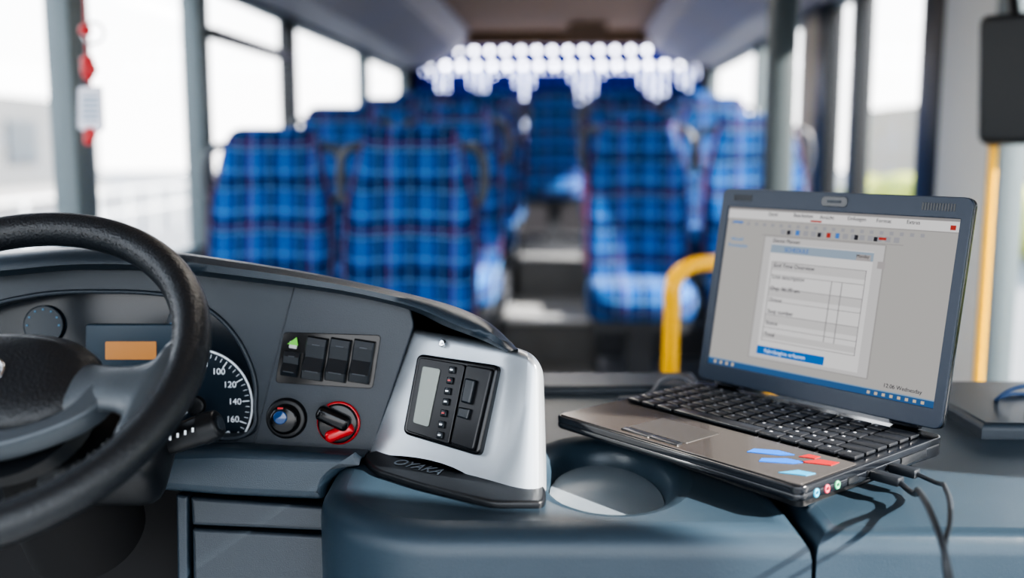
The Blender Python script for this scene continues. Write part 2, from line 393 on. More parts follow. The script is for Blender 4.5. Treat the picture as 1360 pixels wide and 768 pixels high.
PL.plate('footwell_back', [(-420, 592), (246, 592), (246, 1500), (-420, 1500)], -0.10, -0.085, 0.001, M_well, DD)
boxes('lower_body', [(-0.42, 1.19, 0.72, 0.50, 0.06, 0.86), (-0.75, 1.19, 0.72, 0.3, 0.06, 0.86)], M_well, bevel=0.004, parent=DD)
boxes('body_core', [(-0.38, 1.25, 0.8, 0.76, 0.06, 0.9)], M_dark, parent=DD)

# ============================================================ STEERING WHEEL
Wc = S(-15, 483, 0.85)
wn = V((0, -cos(rad(52)), sin(rad(52)))); we2 = V((0, sin(rad(52)), cos(rad(52))))
MW = Matrix((V((1, 0, 0)), we2, wn)).transposed().to_4x4(); MW.translation = Wc
SW = empty('steering_wheel', Wc)
RW = 0.168
ring('rim', MW, RW, 0.0165, M_leather, SW, 128, 20)
bm = bmesh.new()
for i in range(150):
    a = 2*math.pi*i/150
    r = bmesh.ops.create_cube(bm, size=1)
    mm = Matrix.Rotation(a, 4, 'Z') @ Matrix.Translation((RW-0.0135, 0, 0.0096)) @ Matrix.Rotation(rad(40 if i % 2 else -40), 4, 'X') @ Matrix.Diagonal((0.0011, 0.0042, 0.0011, 1))
    for v in r['verts']: v.co = mm @ v.co
me = bpy.data.meshes.new('stitching'); bm.to_mesh(me); bm.free()
finish(me, 'stitching', mat('thread', (0.08, 0.085, 0.09), 0.6), MW, SW)
def lump(name, rings, m, M, parent, sub=1):
    vs, fs = [], []; n = len(rings[0][1])
    for z, o in rings: vs += [(q[0], q[1], z) for q in o]
    for i in range(len(rings)-1):
        for j in range(n): fs.append((i*n+j, i*n+(j+1) % n, (i+1)*n+(j+1) % n, (i+1)*n+j))
    fs.append(tuple(range((len(rings)-1)*n, len(rings)*n))); fs.append(tuple(range(n)))
    return raw(name, vs, fs, m, M, parent, 50)
def sup(w, h, p, n=48, oy=0):
    o = []
    for i in range(n):
        a = 2*math.pi*i/n; c_, s_ = cos(a), sin(a)
        o.append((w*math.copysign(abs(c_)**(2/p), c_), oy+h*math.copysign(abs(s_)**(2/p), s_)))
    return o
MH = MW @ Matrix.Translation((0, -0.010, -0.016))
lump('hub_pad', [(-0.03, sup(.084, .055, 2.4)), (-0.008, sup(.092, .058, 2.4)), (0.004, sup(.088, .054, 2.4)), (0.012, sup(.073, .044, 2.4)), (0.016, sup(.047, .028, 2.3))], M_leather, MH, SW)
lump('hub_back', [(-0.07, sup(.050, .050, 2)), (-0.03, sup(.085, .070, 2.4)), (-0.026, sup(.088, .080, 2.4, oy=-0.008)), (-0.012, sup(.082, .078, 2.4, oy=-0.012))], M_dark, MH, SW)
ring('emblem_ring', MH @ Matrix.Translation((0, 0, 0.0165)), 0.015, 0.0018, M_chrome, SW, 40, 8)
boxes('emblem_star', [(0, 0.006, 0.0165, 0.002, 0.012, 0.002), (0.005, -0.003, 0.0165, 0.011, 0.002, 0.002), (-0.005, -0.003, 0.0165, 0.011, 0.002, 0.002)], M_chrome, MH, parent=SW)
M_spk = mat('spoke_soft', (0.050, 0.060, 0.070), 0.30, bump=.4, bscale=600)
def spoke(ang, name, m):
    secs = [(0.060, 0.034, 0.014, -0.020), (0.085, 0.027, 0.011, -0.014), (0.110, 0.023, 0.010, -0.005), (0.128, 0.024, 0.009, 0.000), (0.143, 0.032, 0.010, 0.003), (0.154, 0.050, 0.012, 0.003), (0.164, 0.072, 0.013, 0)]
    vs, fs = [], []; n = 14
    for (x, w, h, z) in secs:
        for j in range(n):
            a = 2*math.pi*j/n
            vs.append((x-(0.016*abs(cos(a)) if x > .15 else 0), w*cos(a), z+h*sin(a)))
    for i in range(len(secs)-1):
        for j in range(n): fs.append((i*n+j, i*n+(j+1) % n, (i+1)*n+(j+1) % n, (i+1)*n+j))
    raw(name, vs, fs, m, MW @ Matrix.Rotation(rad(ang), 4, 'Z'), SW, 60, sub=1)
for i, a in enumerate((-12, 192)): spoke(a, 'spoke_%d' % i, M_spk)
for i, sgn in enumerate((1, -1)):
    pts = [(sgn*0.092, -0.022), (sgn*0.104, -0.018), (sgn*0.110, -0.030), (sgn*0.102, -0.048), (sgn*0.080, -0.066), (sgn*0.04, -0.084), (0, -0.089), (0, -0.074), (sgn*0.05, -0.064), (sgn*0.078, -0.048)]
    pts = crom([(*q, 0) for q in pts], 4)
    slab('spoke_trim_%d' % i, [(q.x, q.y) for q in pts], [], -0.022, 0.001, 0.004, M_spoke, MW, SW)
cyl('column_shroud', MW @ Matrix.Translation((0, 0, -0.27)), 0.060, 0.19, M_well, r2=0.045, parent=SW)
boxes('column_housing', [(0.02, 0.0, -0.13, 0.20, 0.09, 0.07)], M_dark, MW, bevel=0.02, parent=SW, seg=3)
ST = empty('indicator_stalk', S(240, 580, .95))
tube('stalk_arm', [S(95, 640, .97), S(160, 612, .96), S(205, 594, .955), S(270, 570, .95)], 0.0112, M_dark, ST, radii=[.8, .8, 1.1, 1.3])
d_ = (S(270, 570, .95)-S(205, 594, .955)).normalized()
Mq = d_.to_track_quat('Z', 'Y').to_matrix().to_4x4(); Mq.translation = S(270, 570, .95)
cyl('stalk_cap', Mq, 0.0155, 0.017, M_dark, r2=0.0135, bevel=0.003, parent=ST)
cyl('stalk_button', Mq @ Matrix.Translation((0, 0, 0.0165)), 0.007, 0.002, M_panel, parent=ST)
for i in range(4):
    boxes('stalk_mark_%d' % i, [(0, 0, 0, 0.0020, 0.004, 0.0006)], M_white, Pl(S(226+i*10, 582-i*3.6, .9345), -FW).M(), parent=ST)

# ============================================================ LAPTOP
LC = V((0.2520, 1.068, 1.2))
LP = empty('laptop', LC)
ML = Matrix.Translation(LC) @ Matrix.Rotation(rad(-50), 4, 'Z')
W, D, T = 0.325, 0.26, 0.022
rect = fillet([(-W/2, -D/2), (W/2, -D/2), (W/2, D/2), (-W/2, D/2)], 0.012)
ob = slab('base_lower', rect, [], -T, -0.006, 0.004, M_lap, ML, LP)
for v in ob.data.vertices:
    if v.co.z < 0: v.co.z += 0.007*max(0, min(1, (0.05-v.co.y)/0.17))
slab('base_deck', rect, [], -0.0085, 0, 0.002, M_lap, ML, LP)
slab('deck_feet', fillet([(-W/2+.04, -D/2+.05), (W/2-.02, -D/2+.03), (W/2-.02, D/2-.02), (-W/2+.03, D/2-.02)], .01), [], -0.0315, -T+0.006, 0.0, M_dark, ML, LP)
slab('palm_rest', fillet([(-W/2+.004, -D/2+.004), (W/2-.004, -D/2+.004), (W/2-.004, -0.030), (-W/2+.004, -0.030)], 0.006), [], 0.0, 0.0012, 0.0005, mat('palm_gloss', (0.05, 0.045, 0.042), 0.24, coat=0.5), ML, LP)
slab('touchpad', fillet([(-0.070, -0.106), (0.010, -0.106), (0.010, -0.050), (-0.070, -0.050)], 0.003), [], 0.0008, 0.0018, 0.0003, mat('touchpad', (0.045, 0.043, 0.042), 0.3), ML, LP)
boxes('touchpad_buttons', [(-0.050, -0.114, 0.0016, 0.038, 0.009, 0.0022), (-0.010, -0.114, 0.0016, 0.038, 0.009, 0.0022)], M_key, ML, bevel=0.0008, parent=LP)
keys = []
for r_ in range(6):
    y = -0.023+r_*0.0212
    ws = [1, 1, 1.2, 5.2, 1.2, 1, 1, 1, 1] if r_ == 0 else [1.0+0.25*((r_*3) % 3)]+[1]*12+[1.6-0.25*((r_*3) % 3)]
    tot = sum(ws); x = -0.152; sc_ = 0.304/tot
    for w in ws:
        keys.append((x+w*sc_/2, y+0.009, 0.0026, w*sc_-0.0030, 0.0176, 0.0042)); x += w*sc_
boxes('keyboard', keys, M_key, ML, bevel=0.0013, parent=LP, seg=2)
boxes('key_legends', [(k[0]-0.003, k[1]+0.002, 0.0048, 0.0026, 0.0026, 0.0003) for k in keys if k[3] < 0.03], mat('legend', (0.35, 0.37, 0.4), 0.6), ML, parent=LP)
M_stb = mat('sticker_blue', (0.004, 0.13, 0.55), 0.4); M_str = mat('sticker_red', (0.35, 0.015, 0.015), 0.4); M_stc = mat('sticker_cyan', (0.02, 0.28, 0.50), 0.4)
slab('sticker_a', [(0.068, -0.082), (0.096, -0.066), (0.104, -0.054), (0.086, -0.054), (0.066, -0.068)], [], 0.0012, 0.0018, 0, M_stb, ML, LP)
slab('sticker_b', [(0.094, -0.098), (0.120, -0.078), (0.124, -0.066), (0.106, -0.070), (0.090, -0.088)], [], 0.0012, 0.0018, 0, M_stb, ML, LP)
slab('sticker_c', [(0.120, -0.070), (0.146, -0.056), (0.146, -0.042), (0.128, -0.048)], [], 0.0012, 0.0018, 0, M_str, ML, LP)
slab('sticker_d', [(0.126, -0.112), (0.148, -0.100), (0.150, -0.088), (0.134, -0.092)], [], 0.0012, 0.0018, 0, M_stc, ML, LP)
slab('sticker_e', [(0.110, -0.056), (0.124, -0.050), (0.124, -0.040), (0.112, -0.042)], [], 0.0012, 0.0018, 0, M_str, ML, LP)
cols_ = [mat('jack_pink', (0.6, 0.08, 0.12), 0.4), mat('jack_green', (0.1, 0.5, 0.25), 0.4), mat('jack_cyan', (0.05, 0.4, 0.6), 0.4)]
for i, mm in enumerate([cols_[2], cols_[0], cols_[1]]):
    ring('audio_jack_%d' % i, ML @ Matrix.Translation((W/2, -0.105+i*0.017, -0.010)) @ Matrix.Rotation(rad(90), 4, 'Y'), 0.0030, 0.0013, mm, LP, 20, 8)
boxes('side_ports', [(W/2, -0.045, -0.011, 0.002, 0.016, 0.006), (W/2, -0.012, -0.011, 0.002, 0.016, 0.006), (W/2, 0.022, -0.012, 0.002, 0.014, 0.006)], M_dark, ML, bevel=0.0005, parent=LP)
boxes('side_drive', [(W/2, 0.068, -0.012, 0.002, 0.05, 0.009)], M_dark, ML, bevel=0.0005, parent=LP)
tilt = rad(10)
MLid = ML @ Matrix.Translation((0, 0.124, 0.006)) @ Matrix.Rotation(-tilt, 4, 'X') @ Matrix.Rotation(rad(90), 4, 'X')
H = 0.246
lidr = fillet([(-W/2, 0), (W/2, 0), (W/2, H), (-W/2, H)], 0.010)
slab('lid_shell', lidr, [], -0.009, 0.0, 0.003, M_lap, MLid, LP)
scw, sch, sy0 = 0.302, 0.202, 0.021
scr_o = [(-scw/2, sy0), (scw/2, sy0), (scw/2, sy0+sch), (-scw/2, sy0+sch)]
slab('lid_bezel', lidr, [scr_o], -0.001, 0.0035, 0.001, M_lid, MLid, LP)
boxes('hinges', [(-0.120, 0.002, -0.004, 0.035, 0.014, 0.014), (0.120, 0.002, -0.004, 0.035, 0.014, 0.014)], M_lap, MLid, bevel=0.004, parent=LP)
boxes('lid_grilles', [(-0.143+i*0.0032, H-0.0115, 0.0036, 0.0018, 0.008, 0.0006) for i in range(9)]+[(0.108+i*0.0032, H-0.0115, 0.0036, 0.0018, 0.008, 0.0006) for i in range(12)], M_black, MLid, parent=LP)
slab('lid_latch', fillet([(-0.017, H-0.017), (0.017, H-0.017), (0.017, H-0.005), (-0.017, H-0.005)], 0.005), [], 0.003, 0.0045, 0.0005, M_lap, MLid, LP)
boxes('webcam', [(0, H-0.011, 0.0046, 0.018, 0.003, 0.0005)], M_panel, MLid, parent=LP)
def sc(name, lst, col, s=1.0, z=0.0):
    L = []
    for (u0, v0, u1, v1) in lst:
        L.append((-scw/2+scw*(u0+u1)/2, sy0+sch*(v0+v1)/2, z, scw*(u1-u0), sch*(v1-v0), 0.0002))
    return boxes(name, L, emis('screen_'+name, list(col), s), MLid, parent=LP)
txtm = {}
def st(name, s, u, v, size, col=(0.05, 0.05, 0.06), z=0.0009):
    if col not in txtm: txtm[col] = emis('screen_text', col, 1)
    return text(name, s, size, MLid @ Matrix.Translation((-scw/2+scw*u, sy0+sch*v, z)), txtm[col], LP, 'LEFT')
sc('display', [(0, 0, 1, 1)], (0.37, 0.36, 0.35), 1.0, 0.0002)
sc('ribbon', [(0, .93, 1, .985), (0.0, .955, .96, .985)], (0.58, 0.57, 0.57), 1.0, 0.0004)
sc('title_line', [(0.0, .925, 1, .928), (.18, .838, .80, .841), (0, .985, 1, 1)], (0.26, 0.25, 0.25), 1, 0.0006)
sc('icons_grey', [(.20+i*.035, .85, .222+i*.035, .88) for i in range(2, 17)]+[(.02+i*.04, .89, .035+i*.04, .91) for i in range(22)], (0.30, 0.30, 0.32), 1, 0.0006)
sc('icons_dark', [(.30, .85, .315, .875), (.44, .85, .455, .875), (.60, .85, .615, .878), (.68, .85, .695, .875)], (0.04, 0.04, 0.05), 1, 0.0007)
sc('icons_red', [(.48, .85, .497, .878), (.965, .94, .985, .965), (.70, .86, .73, .875), (.40, .935, .45, .945)], (0.40, 0.06, 0.05), 1, 0.0008)
sc('icons_blue', [(.34, .85, .357, .88), (.52, .85, .535, .88), (.03, .90, .08, .912)], (0.08, 0.2, 0.5), 1, 0.0008)
sc('dialog_shadow', [(.195, .085, .735, .835)], (0.30, 0.29, 0.285), 1, 0.0004)
sc('dialog', [(.20, .09, .73, .83)], (0.47, 0.46, 0.46), 1, 0.0005)
sc('dialog_inner', [(.235, .11, .69, .79)], (0.58, 0.57, 0.57), 1, 0.0006)
sc('dialog_header', [(.235, .735, .69, .785)], (0.27, 0.33, 0.40), 1, 0.0007)
sc('rows_alt', [(.25, .63, .67, .68), (.25, .47, .67, .52), (.25, .31, .67, .36), (.25, .215, .67, .25)], (0.48, 0.47, 0.47), 1, 0.0007)
sc('grid_lines', [(.25, .20+i*.08, .67, .2025+i*.08) for i in range(7)]+[(.53, .25, .5325, .60), (.575, .25, .5775, .60), (.25, .2, .252, .68), (.668, .2, .67, .68)], (0.16, 0.15, 0.16), 1, 0.0008)
sc('selected_row', [(.235, .115, .545, .165)], (0.02, 0.15, 0.45), 1, 0.0008)
sc('corner_button', [(.62, .735, .68, .77), (.71, .70, .74, .74)], (0.34, 0.32, 0.32), 1, 0.0009)
sc('taskbar', [(0, 0, 1, .035)], (0.05, 0.12, 0.26), 1, 0.0006)
sc('taskbar_line', [(0, .035, 1, .041)], (0.2, 0.30, 0.42), 1, 0.0006)
sc('tray_icons', [(.03+i*.03, .008, .042+i*.03, .028) for i in range(4)]+[(.74+i*.03, .010, .752+i*.03, .026) for i in range(8)], (0.5, 0.42, 0.32), 1, 0.0008)
st('txt1', 'Dienst Planner', .24, .808, .0065); st('txt2', 'SCHEDULE', .30, .758, .0070, (0.05, 0.15, 0.45))
for i, s_ in enumerate(['End Time Overview', 'Line description', 'Dep. 06:30 am', 'Driver', 'Stop number', 'Status', 'Total']):
    st('row%d' % i, s_, .26, .660-i*.070, .0070)
st('txt3', 'Aktuell', .03, .80, .0065, (0.1, 0.25, 0.5)); st('txt4', 'Routenplan', .02, .76, .0065, (0.1, 0.25, 0.5))
st('txt5', 'Fahrtbeginn erfassen', .27, .139, .0070, (0.7, 0.8, 0.95))
for i in range(6): st('menu%d' % i, ['Datei', 'Bearbeiten', 'Ansicht', 'Einfuegen', 'Format', 'Extras'][i], .20+i*.12, .968 if i % 2 else .966, .0062)
st('txt6', '12.06 Wednesday', .80, .070, .0062); st('txt7', 'Monday', .62, .76, .005, (0.05, 0.05, 0.05), .0011)

PC2 = empty('power_cable', (0.43, 0.9, 1.17))
def lw(x, y, z): return ML @ V((x, y, z))
def plug(y, L, name):
    boxes(name, [(W/2+L/2+.001, y, -0.012, L, 0.012, 0.009)], M_cable, ML, bevel=0.002, parent=PC2)
plug(-0.012, 0.030, 'plug_a'); plug(0.022, 0.028, 'plug_b')
tube('cord_a', [lw(W/2+.028, -0.012, -.012), lw(W/2+.042, -.018, -.016), S(1222, 655, .85), S(1242, 695, .80), S(1256, 740, .78), S(1266, 800, .78), S(1270, 900, .78)], 0.0028, M_cable, PC2)
tube('cord_b', [lw(W/2+.026, 0.022, -.012), lw(W/2+.042, .020, -.014), S(1256, 650, .87), S(1262, 690, .81), S(1254, 740, .78), S(1262, 800, .78), S(1260, 900, .78)], 0.0022, M_cable, PC2)
C3 = empty('network_cable', (0.2, 1.3, 1.17))
tube('cord_c', [V((0.245, 1.305, 1.185)), V((0.225, 1.325, 1.193)), V((0.20, 1.31, 1.192)), V((0.18, 1.29, 1.178)), V((0.14, 1.29, 1.172))], 0.003, mat('grey_cable', (.10, .11, .13), .4), C3)

BS = empty('lanyard', (0.62, 1.2, 1.19))
tube('strap', [V((0.605, 1.22, 1.190)), V((0.620, 1.21, 1.206)), V((0.65, 1.205, 1.210)), V((0.68, 1.21, 1.203)), V((0.70, 1.23, 1.190)), V((0.64, 1.25, 1.189))], 0.0025, mat('strap_blue', (0.05, 0.10, 0.22), 0.5), BS, cyclic=True)
cyl('ledge_cap', Matrix.Translation((0.63, 1.15, ZT+0.017)), 0.024, 0.006, M_dark, bevel=0.002, parent=DD)

# ============================================================ BUS
BM = Matrix.Translation((-0.14, 0, 0)) @ Matrix.Rotation(rad(-3.43), 4, 'Z')
XL, XR = -1.3, 1.3
Y0, Y1, ZC = -0.9, 8.9, 2.46
ym, yl = (Y0+Y1)/2, (Y1-Y0)
boxes('floor', [(0, ym-1.4, 0.1, 2.72, yl-2.8, 0.2), (0, 7.45, 0.225, 2.72, 2.9, 0.45)], M_floor, BM, bevel=0.004)
boxes('floor_step', [(0, 8.0, 0.575, 0.50, 1.8, 0.25, 0), (0, 6.02, 0.46, 0.5, 0.09, 0.02, 1), (0, 7.12, 0.705, 0.5, 0.05, 0.02, 0)], [M_floor, M_stepedge], BM)
rowsL = [(3.2, .37), (4.45, .49), (5.65, .59), (6.8, .68)]
rowsR = [(4.35, .45), (5.65, .59), (6.8, .68)]
pf = []
for y, z in rowsL: pf.append((-0.78, y+0.08, z/2, 1.0, 1.18, z))
for y, z in rowsR: pf.append((0.78, y+0.08, z/2, 1.0, 1.22, z))
pf += [(-0.78, 8.1, 0.38, 1.0, 1.5, 0.76), (0.78, 8.1, 0.38, 1.0, 1.5, 0.76), (0, 8.25, 0.385, 0.5, 1.2, 0.77)]
boxes('seat_platform', pf, M_seatgrey, BM, bevel=0.008)
boxes('ceiling', [(0, ym, ZC+0.04, 2.72, yl, 0.08)], M_ceil, BM)
for sgn in (-1, 1):
    vs, fs = [], []
    for y in (0.4, 8.5):
        for (x, z) in [(1.28, 2.155), (1.05, 2.165), (0.80, 2.30), (0.72, 2.455), (1.28, 2.455)]: vs.append((sgn*x, y, z))
    for j in range(5): fs.append((j, (j+1) % 5, 5+(j+1) % 5, 5+j))
    fs += [tuple(range(5)), tuple(range(5, 10))]
    raw('overhead_duct', vs, fs, M_duct, BM, sharp=20)
boxes('rear_bulkhead', [(0, 8.6, 2.40, 2.5, 0.12, 0.10), (0.25, 8.0, 2.42, 0.30, 0.06, 0.07)], mat('bulkhead', (0.20, 0.13, 0.08), 0.6), BM, bevel=0.01)
t_ = 0.06
MT = [M_greypost, M_blackf, M_ltgrey, M_beige]
def wall(name, x, posts, low):
    L = [(x, (a+b)/2, h/2, t_, b-a, h, 0) for a, b, h in low]+[(x, ym, 2.30, t_, yl, 0.34, 0)]
    L += [(x, y, 1.4, t_*1.2, w, 1.5, mi) for y, w, mi in posts]
    return boxes(name, L, MT, BM, bevel=0.004)
wall('wall_left', XL-0.03, [(-0.8, 0.12, 0), (1.2, 0.1, 0), (2.92, 0.13, 0), (3.93, 0.12, 0), (5.22, 0.10, 1), (7.1, 0.12, 0), (8.8, 0.16, 0)], [(Y0, Y1, 1.12)])
wall('wall_right', XR+0.03, [(-0.8, 0.12, 0), (1.4, 0.05, 0), (2.86, 0.07, 0), (3.10, 0.40, 2), (3.40, 0.22, 1), (4.33, 0.10, 1), (4.86, 0.20, 1), (5.15, 0.34, 3), (6.6, 0.12, 0), (8.8, 0.16, 0)], [(Y0, 2.9, 0.72), (2.9, Y1, 1.12)])
boxes('window_frame', [(XL+0.01, 4.58, 1.95, 0.03, 1.2, 0.045), (XL+0.01, 4.58, 1.14, 0.03, 1.2, 0.04), (XR-0.01, 3.90, 1.14, 0.03, 0.8, 0.04)], M_blackf, BM)
boxes('sun_blocker', [(XR-0.02, -0.08, 1.84, 0.012, 1.40, 0.60), (XR-0.02, 1.76, 1.84, 0.012, 1.80, 0.60)], mat('sun_blocker_grey', (0.25, 0.26, 0.27), .9), BM)  # unseen panels added to cut the sun down to a patch on the dash
boxes('window_1', [(XL-0.03, ym, 1.63, 0.006, yl-0.3, 1.00)], M_glass, BM)
boxes('window_2', [(XR+0.03, ym, 1.45, 0.006, yl-0.3, 1.36)], M_glass, BM)
boxes('wall_rear', [(0, 8.93, 0.75, 2.72, 0.06, 1.5), (-1.2, 8.93, 1.95, 0.3, 0.06, 1.0), (1.2, 8.93, 1.95, 0.3, 0.06, 1.0), (0, 8.93, 2.43, 2.72, 0.06, 0.06)], mat('rear_wall', (0.05, 0.05, 0.06), 0.7), BM)
m, nt, p = nmat('curtain_cloth')
nt.nodes.remove(p)
df = nt.nodes.new('ShaderNodeBsdfDiffuse'); df.inputs[0].default_value = (0.006, 0.02, 0.18, 1)
tl = nt.nodes.new('ShaderNodeBsdfTranslucent'); tl.inputs[0].default_value = (0.004, 0.02, 0.15, 1)
mx = nt.nodes.new('ShaderNodeMixShader'); mx.inputs[0].default_value = 0.2
nt.links.new(df.outputs[0], mx.inputs[1]); nt.links.new(tl.outputs[0], mx.inputs[2]); nt.links.new(mx.outputs[0], nt.nodes['Material Output'].inputs[0])
vs, fs = [], []; n = 240
for i in range(n+1):
    x = -1.22+2.44*i/n
    for z in (1.35, 2.37): vs.append((x, 8.80+0.03*sin(i*0.9), z))
for i in range(n): fs.append((2*i, 2*i+1, 2*i+3, 2*i+2))
raw('rear_curtain', vs, fs, m, BM, sharp=80)
bm = bmesh.new()
nd = 18
for i in range(nd):
    x = -1.10+2.25*i/(nd-1)
    for (z, r) in [(2.315, .026), (2.195, .028)]:
        q = bmesh.ops.create_icosphere(bm, subdivisions=1, radius=r)
        for v in q['verts']: v.co += V((x+(.02 if z < 2.3 else 0), 8.70, z))
    for dx in (-0.04, 0.03):
        ph = (x+dx+1.1)/2.25
        Ls = 0.06
        for c0, wd, ln in [(0.05, .05, .35), (0.20, .06, .45), (0.365, .035, .95), (0.60, .07, .62), (0.86, .08, .45), (0.98, .05, .3)]:
            Ls = max(Ls, ln*max(0, 1-abs(ph-c0)/wd))
        k = int(Ls/0.034)
        for j in range(k):  # glowing beads stand in for the bright streaks of light in the sheer drapes
            q = bmesh.ops.create_icosphere(bm, subdivisions=1, radius=0.010)
            for v in q['verts']: v.co += V((x+dx+random.uniform(-.008, .008), 8.70, 2.14-j*0.036))
            for f in {f for v in q['verts'] for f in v.link_faces}: f.material_index = 1
me = bpy.data.meshes.new('lights_and_drape_glow'); bm.to_mesh(me); bm.free()
me.materials.append(emis('bulb_white', (0.86, 0.87, 1.0), 16)); me.materials.append(emis('drape_glow', (0.68, 0.74, 1.0), 12))
finish(me, 'lights_and_drape_glow', None, BM)

def seat_mesh():
    vs, fs, mi = [], [], []
    def loft(rings, capm, mfun):
        b0 = len(vs); n = len(rings[0])
        for r in rings: vs.extend(r)
        for i in range(len(rings)-1):
            for j in range(n):
                fs.append((b0+i*n+j, b0+i*n+(j+1) % n, b0+(i+1)*n+(j+1) % n, b0+(i+1)*n+j)); mi.append(mfun(i, j, n))
        fs.append(tuple(b0+j for j in range(n))); mi.append(capm)
        fs.append(tuple(b0+(len(rings)-1)*n+j for j in range(n))); mi.append(capm)
    zs = [(.42, .205, .045), (.47, .222, .055), (.60, .228, .06), (.78, .228, .06), (.90, .222, .056), (.98, .208, .052), (1.05, .190, .048), (1.12, .178, .046), (1.165, .166, .044), (1.19, .146, .036), (1.20, .120, .02)]
    rings = []; n = 40
    for z, w, th in zs:
        r = []
        for j in range(n):
            a = 2*math.pi*j/n; c_, s_ = cos(a), sin(a)
            x = w*math.copysign(abs(c_)**0.45, c_); y = th*math.copysign(abs(s_)**0.6, s_)
            if s_ < 0: y += 0.022*(1-(x/w)**2)*(1 if z < 1.0 else 0.2)
            r.append((x, 0.17+0.12*(z-.42)+y, z))
        rings.append(r)
    loft(rings, 0, lambda i, j, n: 0 if j >= n//2-1 or j == 0 else 1)
    rings = []
    for z, k_ in [(.34, .93), (.36, 1.0), (.42, 1.02), (.46, .99), (.48, .93), (.485, .8)]:
        r = []
        for j in range(n):
            a = 2*math.pi*j/n; c_, s_ = cos(a), sin(a)
            r.append((.228*k_*math.copysign(abs(c_)**0.4, c_), -.04+.245*k_*math.copysign(abs(s_)**0.4, s_), z))
        rings.append(r)
    loft(rings, 0, lambda i, j, n: 0)
    def bx(cx, cy, cz, sx, sy, sz, m_):
        b0 = len(vs)
        for dx in (-.5, .5):
            for dy in (-.5, .5):
                for dz in (-.5, .5): vs.append((cx+dx*sx, cy+dy*sy, cz+dz*sz))
        for f in [(0, 1, 3, 2), (4, 6, 7, 5), (0, 4, 5, 1), (2, 3, 7, 6), (0, 2, 6, 4), (1, 5, 7, 3)]: fs.append(tuple(b0+q for q in f)); mi.append(m_)
    bx(0, -.03, .32, .40, .42, .05, 1)
    bx(0, 0, .15, .10, .30, .30, 1)
    bx(0, 0, .01, .30, .36, .02, 1)
    def tb(pts, r, m_, k=8):
        pts = [V(q) for q in crom(pts, 4, False)]
        b0 = len(vs)
        for i, q in enumerate(pts):
            t = (pts[min(i+1, len(pts)-1)]-pts[max(i-1, 0)]).normalized()
            u = t.cross(V((0, 1, 0.01))).normalized(); w = t.cross(u)
            for j in range(k):
                a = 2*math.pi*j/k; vs.append(tuple(q+u*r*cos(a)+w*r*sin(a)))
        for i in range(len(pts)-1):
            for j in range(k): fs.append((b0+i*k+j, b0+i*k+(j+1) % k, b0+(i+1)*k+(j+1) % k, b0+(i+1)*k+j)); mi.append(m_)
    for s_ in (-1, 1):
        tb([(s_*.160, .262, 1.125), (s_*.200, .262, 1.135), (s_*.240, .260, 1.10), (s_*.252, .253, 1.03), (s_*.240, .245, .955), (s_*.205, .24, .935)], .015, 1)
        yy = lambda z, th: 0.17+0.12*(z-.42)-th*0.72
        tb([(s_*.222, yy(.50, .05), .50), (s_*.226, yy(.75, .055), .75), (s_*.217, yy(.92, .05), .92), (s_*.188, yy(1.05, .045), 1.05), (s_*.166, yy(1.15, .04), 1.15)], .004, 2)
    me = bpy.data.meshes.new('bus_seat')
    me.from_pydata([tuple(v) for v in vs], [], fs); me.update()
    for q in (M_plaid, M_seatgrey, M_pipe): me.materials.append(q)
    for p_, k_ in zip(me.polygons, mi): p_.material_index = k_; p_.use_smooth = True
    bm = bmesh.new(); bm.from_mesh(me); bmesh.ops.recalc_face_normals(bm, faces=bm.faces); bm.to_mesh(me); bm.free()
    me.set_sharp_from_angle(angle=rad(60))
    return me
SM = seat_mesh()
def seat(x, y, z):
    ob = bpy.data.objects.new('bus_seat', SM); link(ob)
    ob.matrix_world = BM @ Matrix.Translation((x, y, z+0.002))
for y, z in rowsL:
    seat(-0.41, y, z); seat(-0.94, y+(0.15 if y < 4 else 0), z)
for y, z in rowsR: seat(0.43, y, z); seat(0.95, y, z)
seat(0, 7.95, .77)
for x in (-1.05, -.55, .55, 1.05): seat(x, 8.0, .76)

px = S(1037, 100, 3.6)
PO = empty('door_post', (px.x, px.y, 1.2))
boxes('post', [(px.x, px.y, 1.17, 0.095, 0.10, 1.94)], mat('door_post_grey', (0.06, 0.08, 0.09), 0.5), bevel=0.02, parent=PO)
HR = empty('yellow_handrail', S(893, 450, 2.2))
a0 = S(893, 395, 2.2)
tube('rail', [V((a0.x, a0.y, 0.2)), V((a0.x, a0.y, 0.8)), V((a0.x, a0.y, a0.z-.03)), S(896, 372, 2.2), S(912, 356, 2.22), S(945, 349, 2.28), S(1010, 345, 2.45)], 0.0185, M_yellow, HR)
e1 = S(1010, 345, 2.45)
tube('rail_down', [e1, e1+V((.05, .06, -.03)), e1+V((.06, .08, -.15)), V((e1.x+.06, e1.y+.08, 0.2))], 0.0185, M_yellow, HR)
YP = empty('yellow_stanchion', S(1320, 350, 2.7))
q0 = S(1320, 190, 2.4)
tube('pole', [V((q0.x, q0.y, 0.2)), V((q0.x, q0.y, 1.0)), q0], 0.010, M_yellow, YP)
boxes('pole_clamp', [(q0.x, q0.y, q0.z+0.05, 0.03, 0.03, 0.12)], mat('tan_clamp', (.35, .25, .15), .6), bevel=0.008, parent=YP)
MI = empty('rear_view_mirror', S(1345, 105, 2.3))
pm = Pl(S(1345, 105, 2.3), (V((0, 0, 1.45))-V((S(1345, 105, 2.3).x+.5, 2.3, 1.5))).normalized())
pm.plate('housing', fillet([(1303, 22), (1395, 14), (1400, 192), (1301, 192)], 14), -0.03, 0.03, 0.015, mat('mirror_black', (.012, .016, .02), .35), MI)
tube('arm', [S(1350, 40, 2.33), S(1345, -30, 2.4), S(1360, -120, 2.5)], 0.012, M_blackf, MI)
dC = 2.25
CH = empty('hanging_charm', S(120, 100, dC))
Pc = Pl(S(122, 100, dC), -FW)
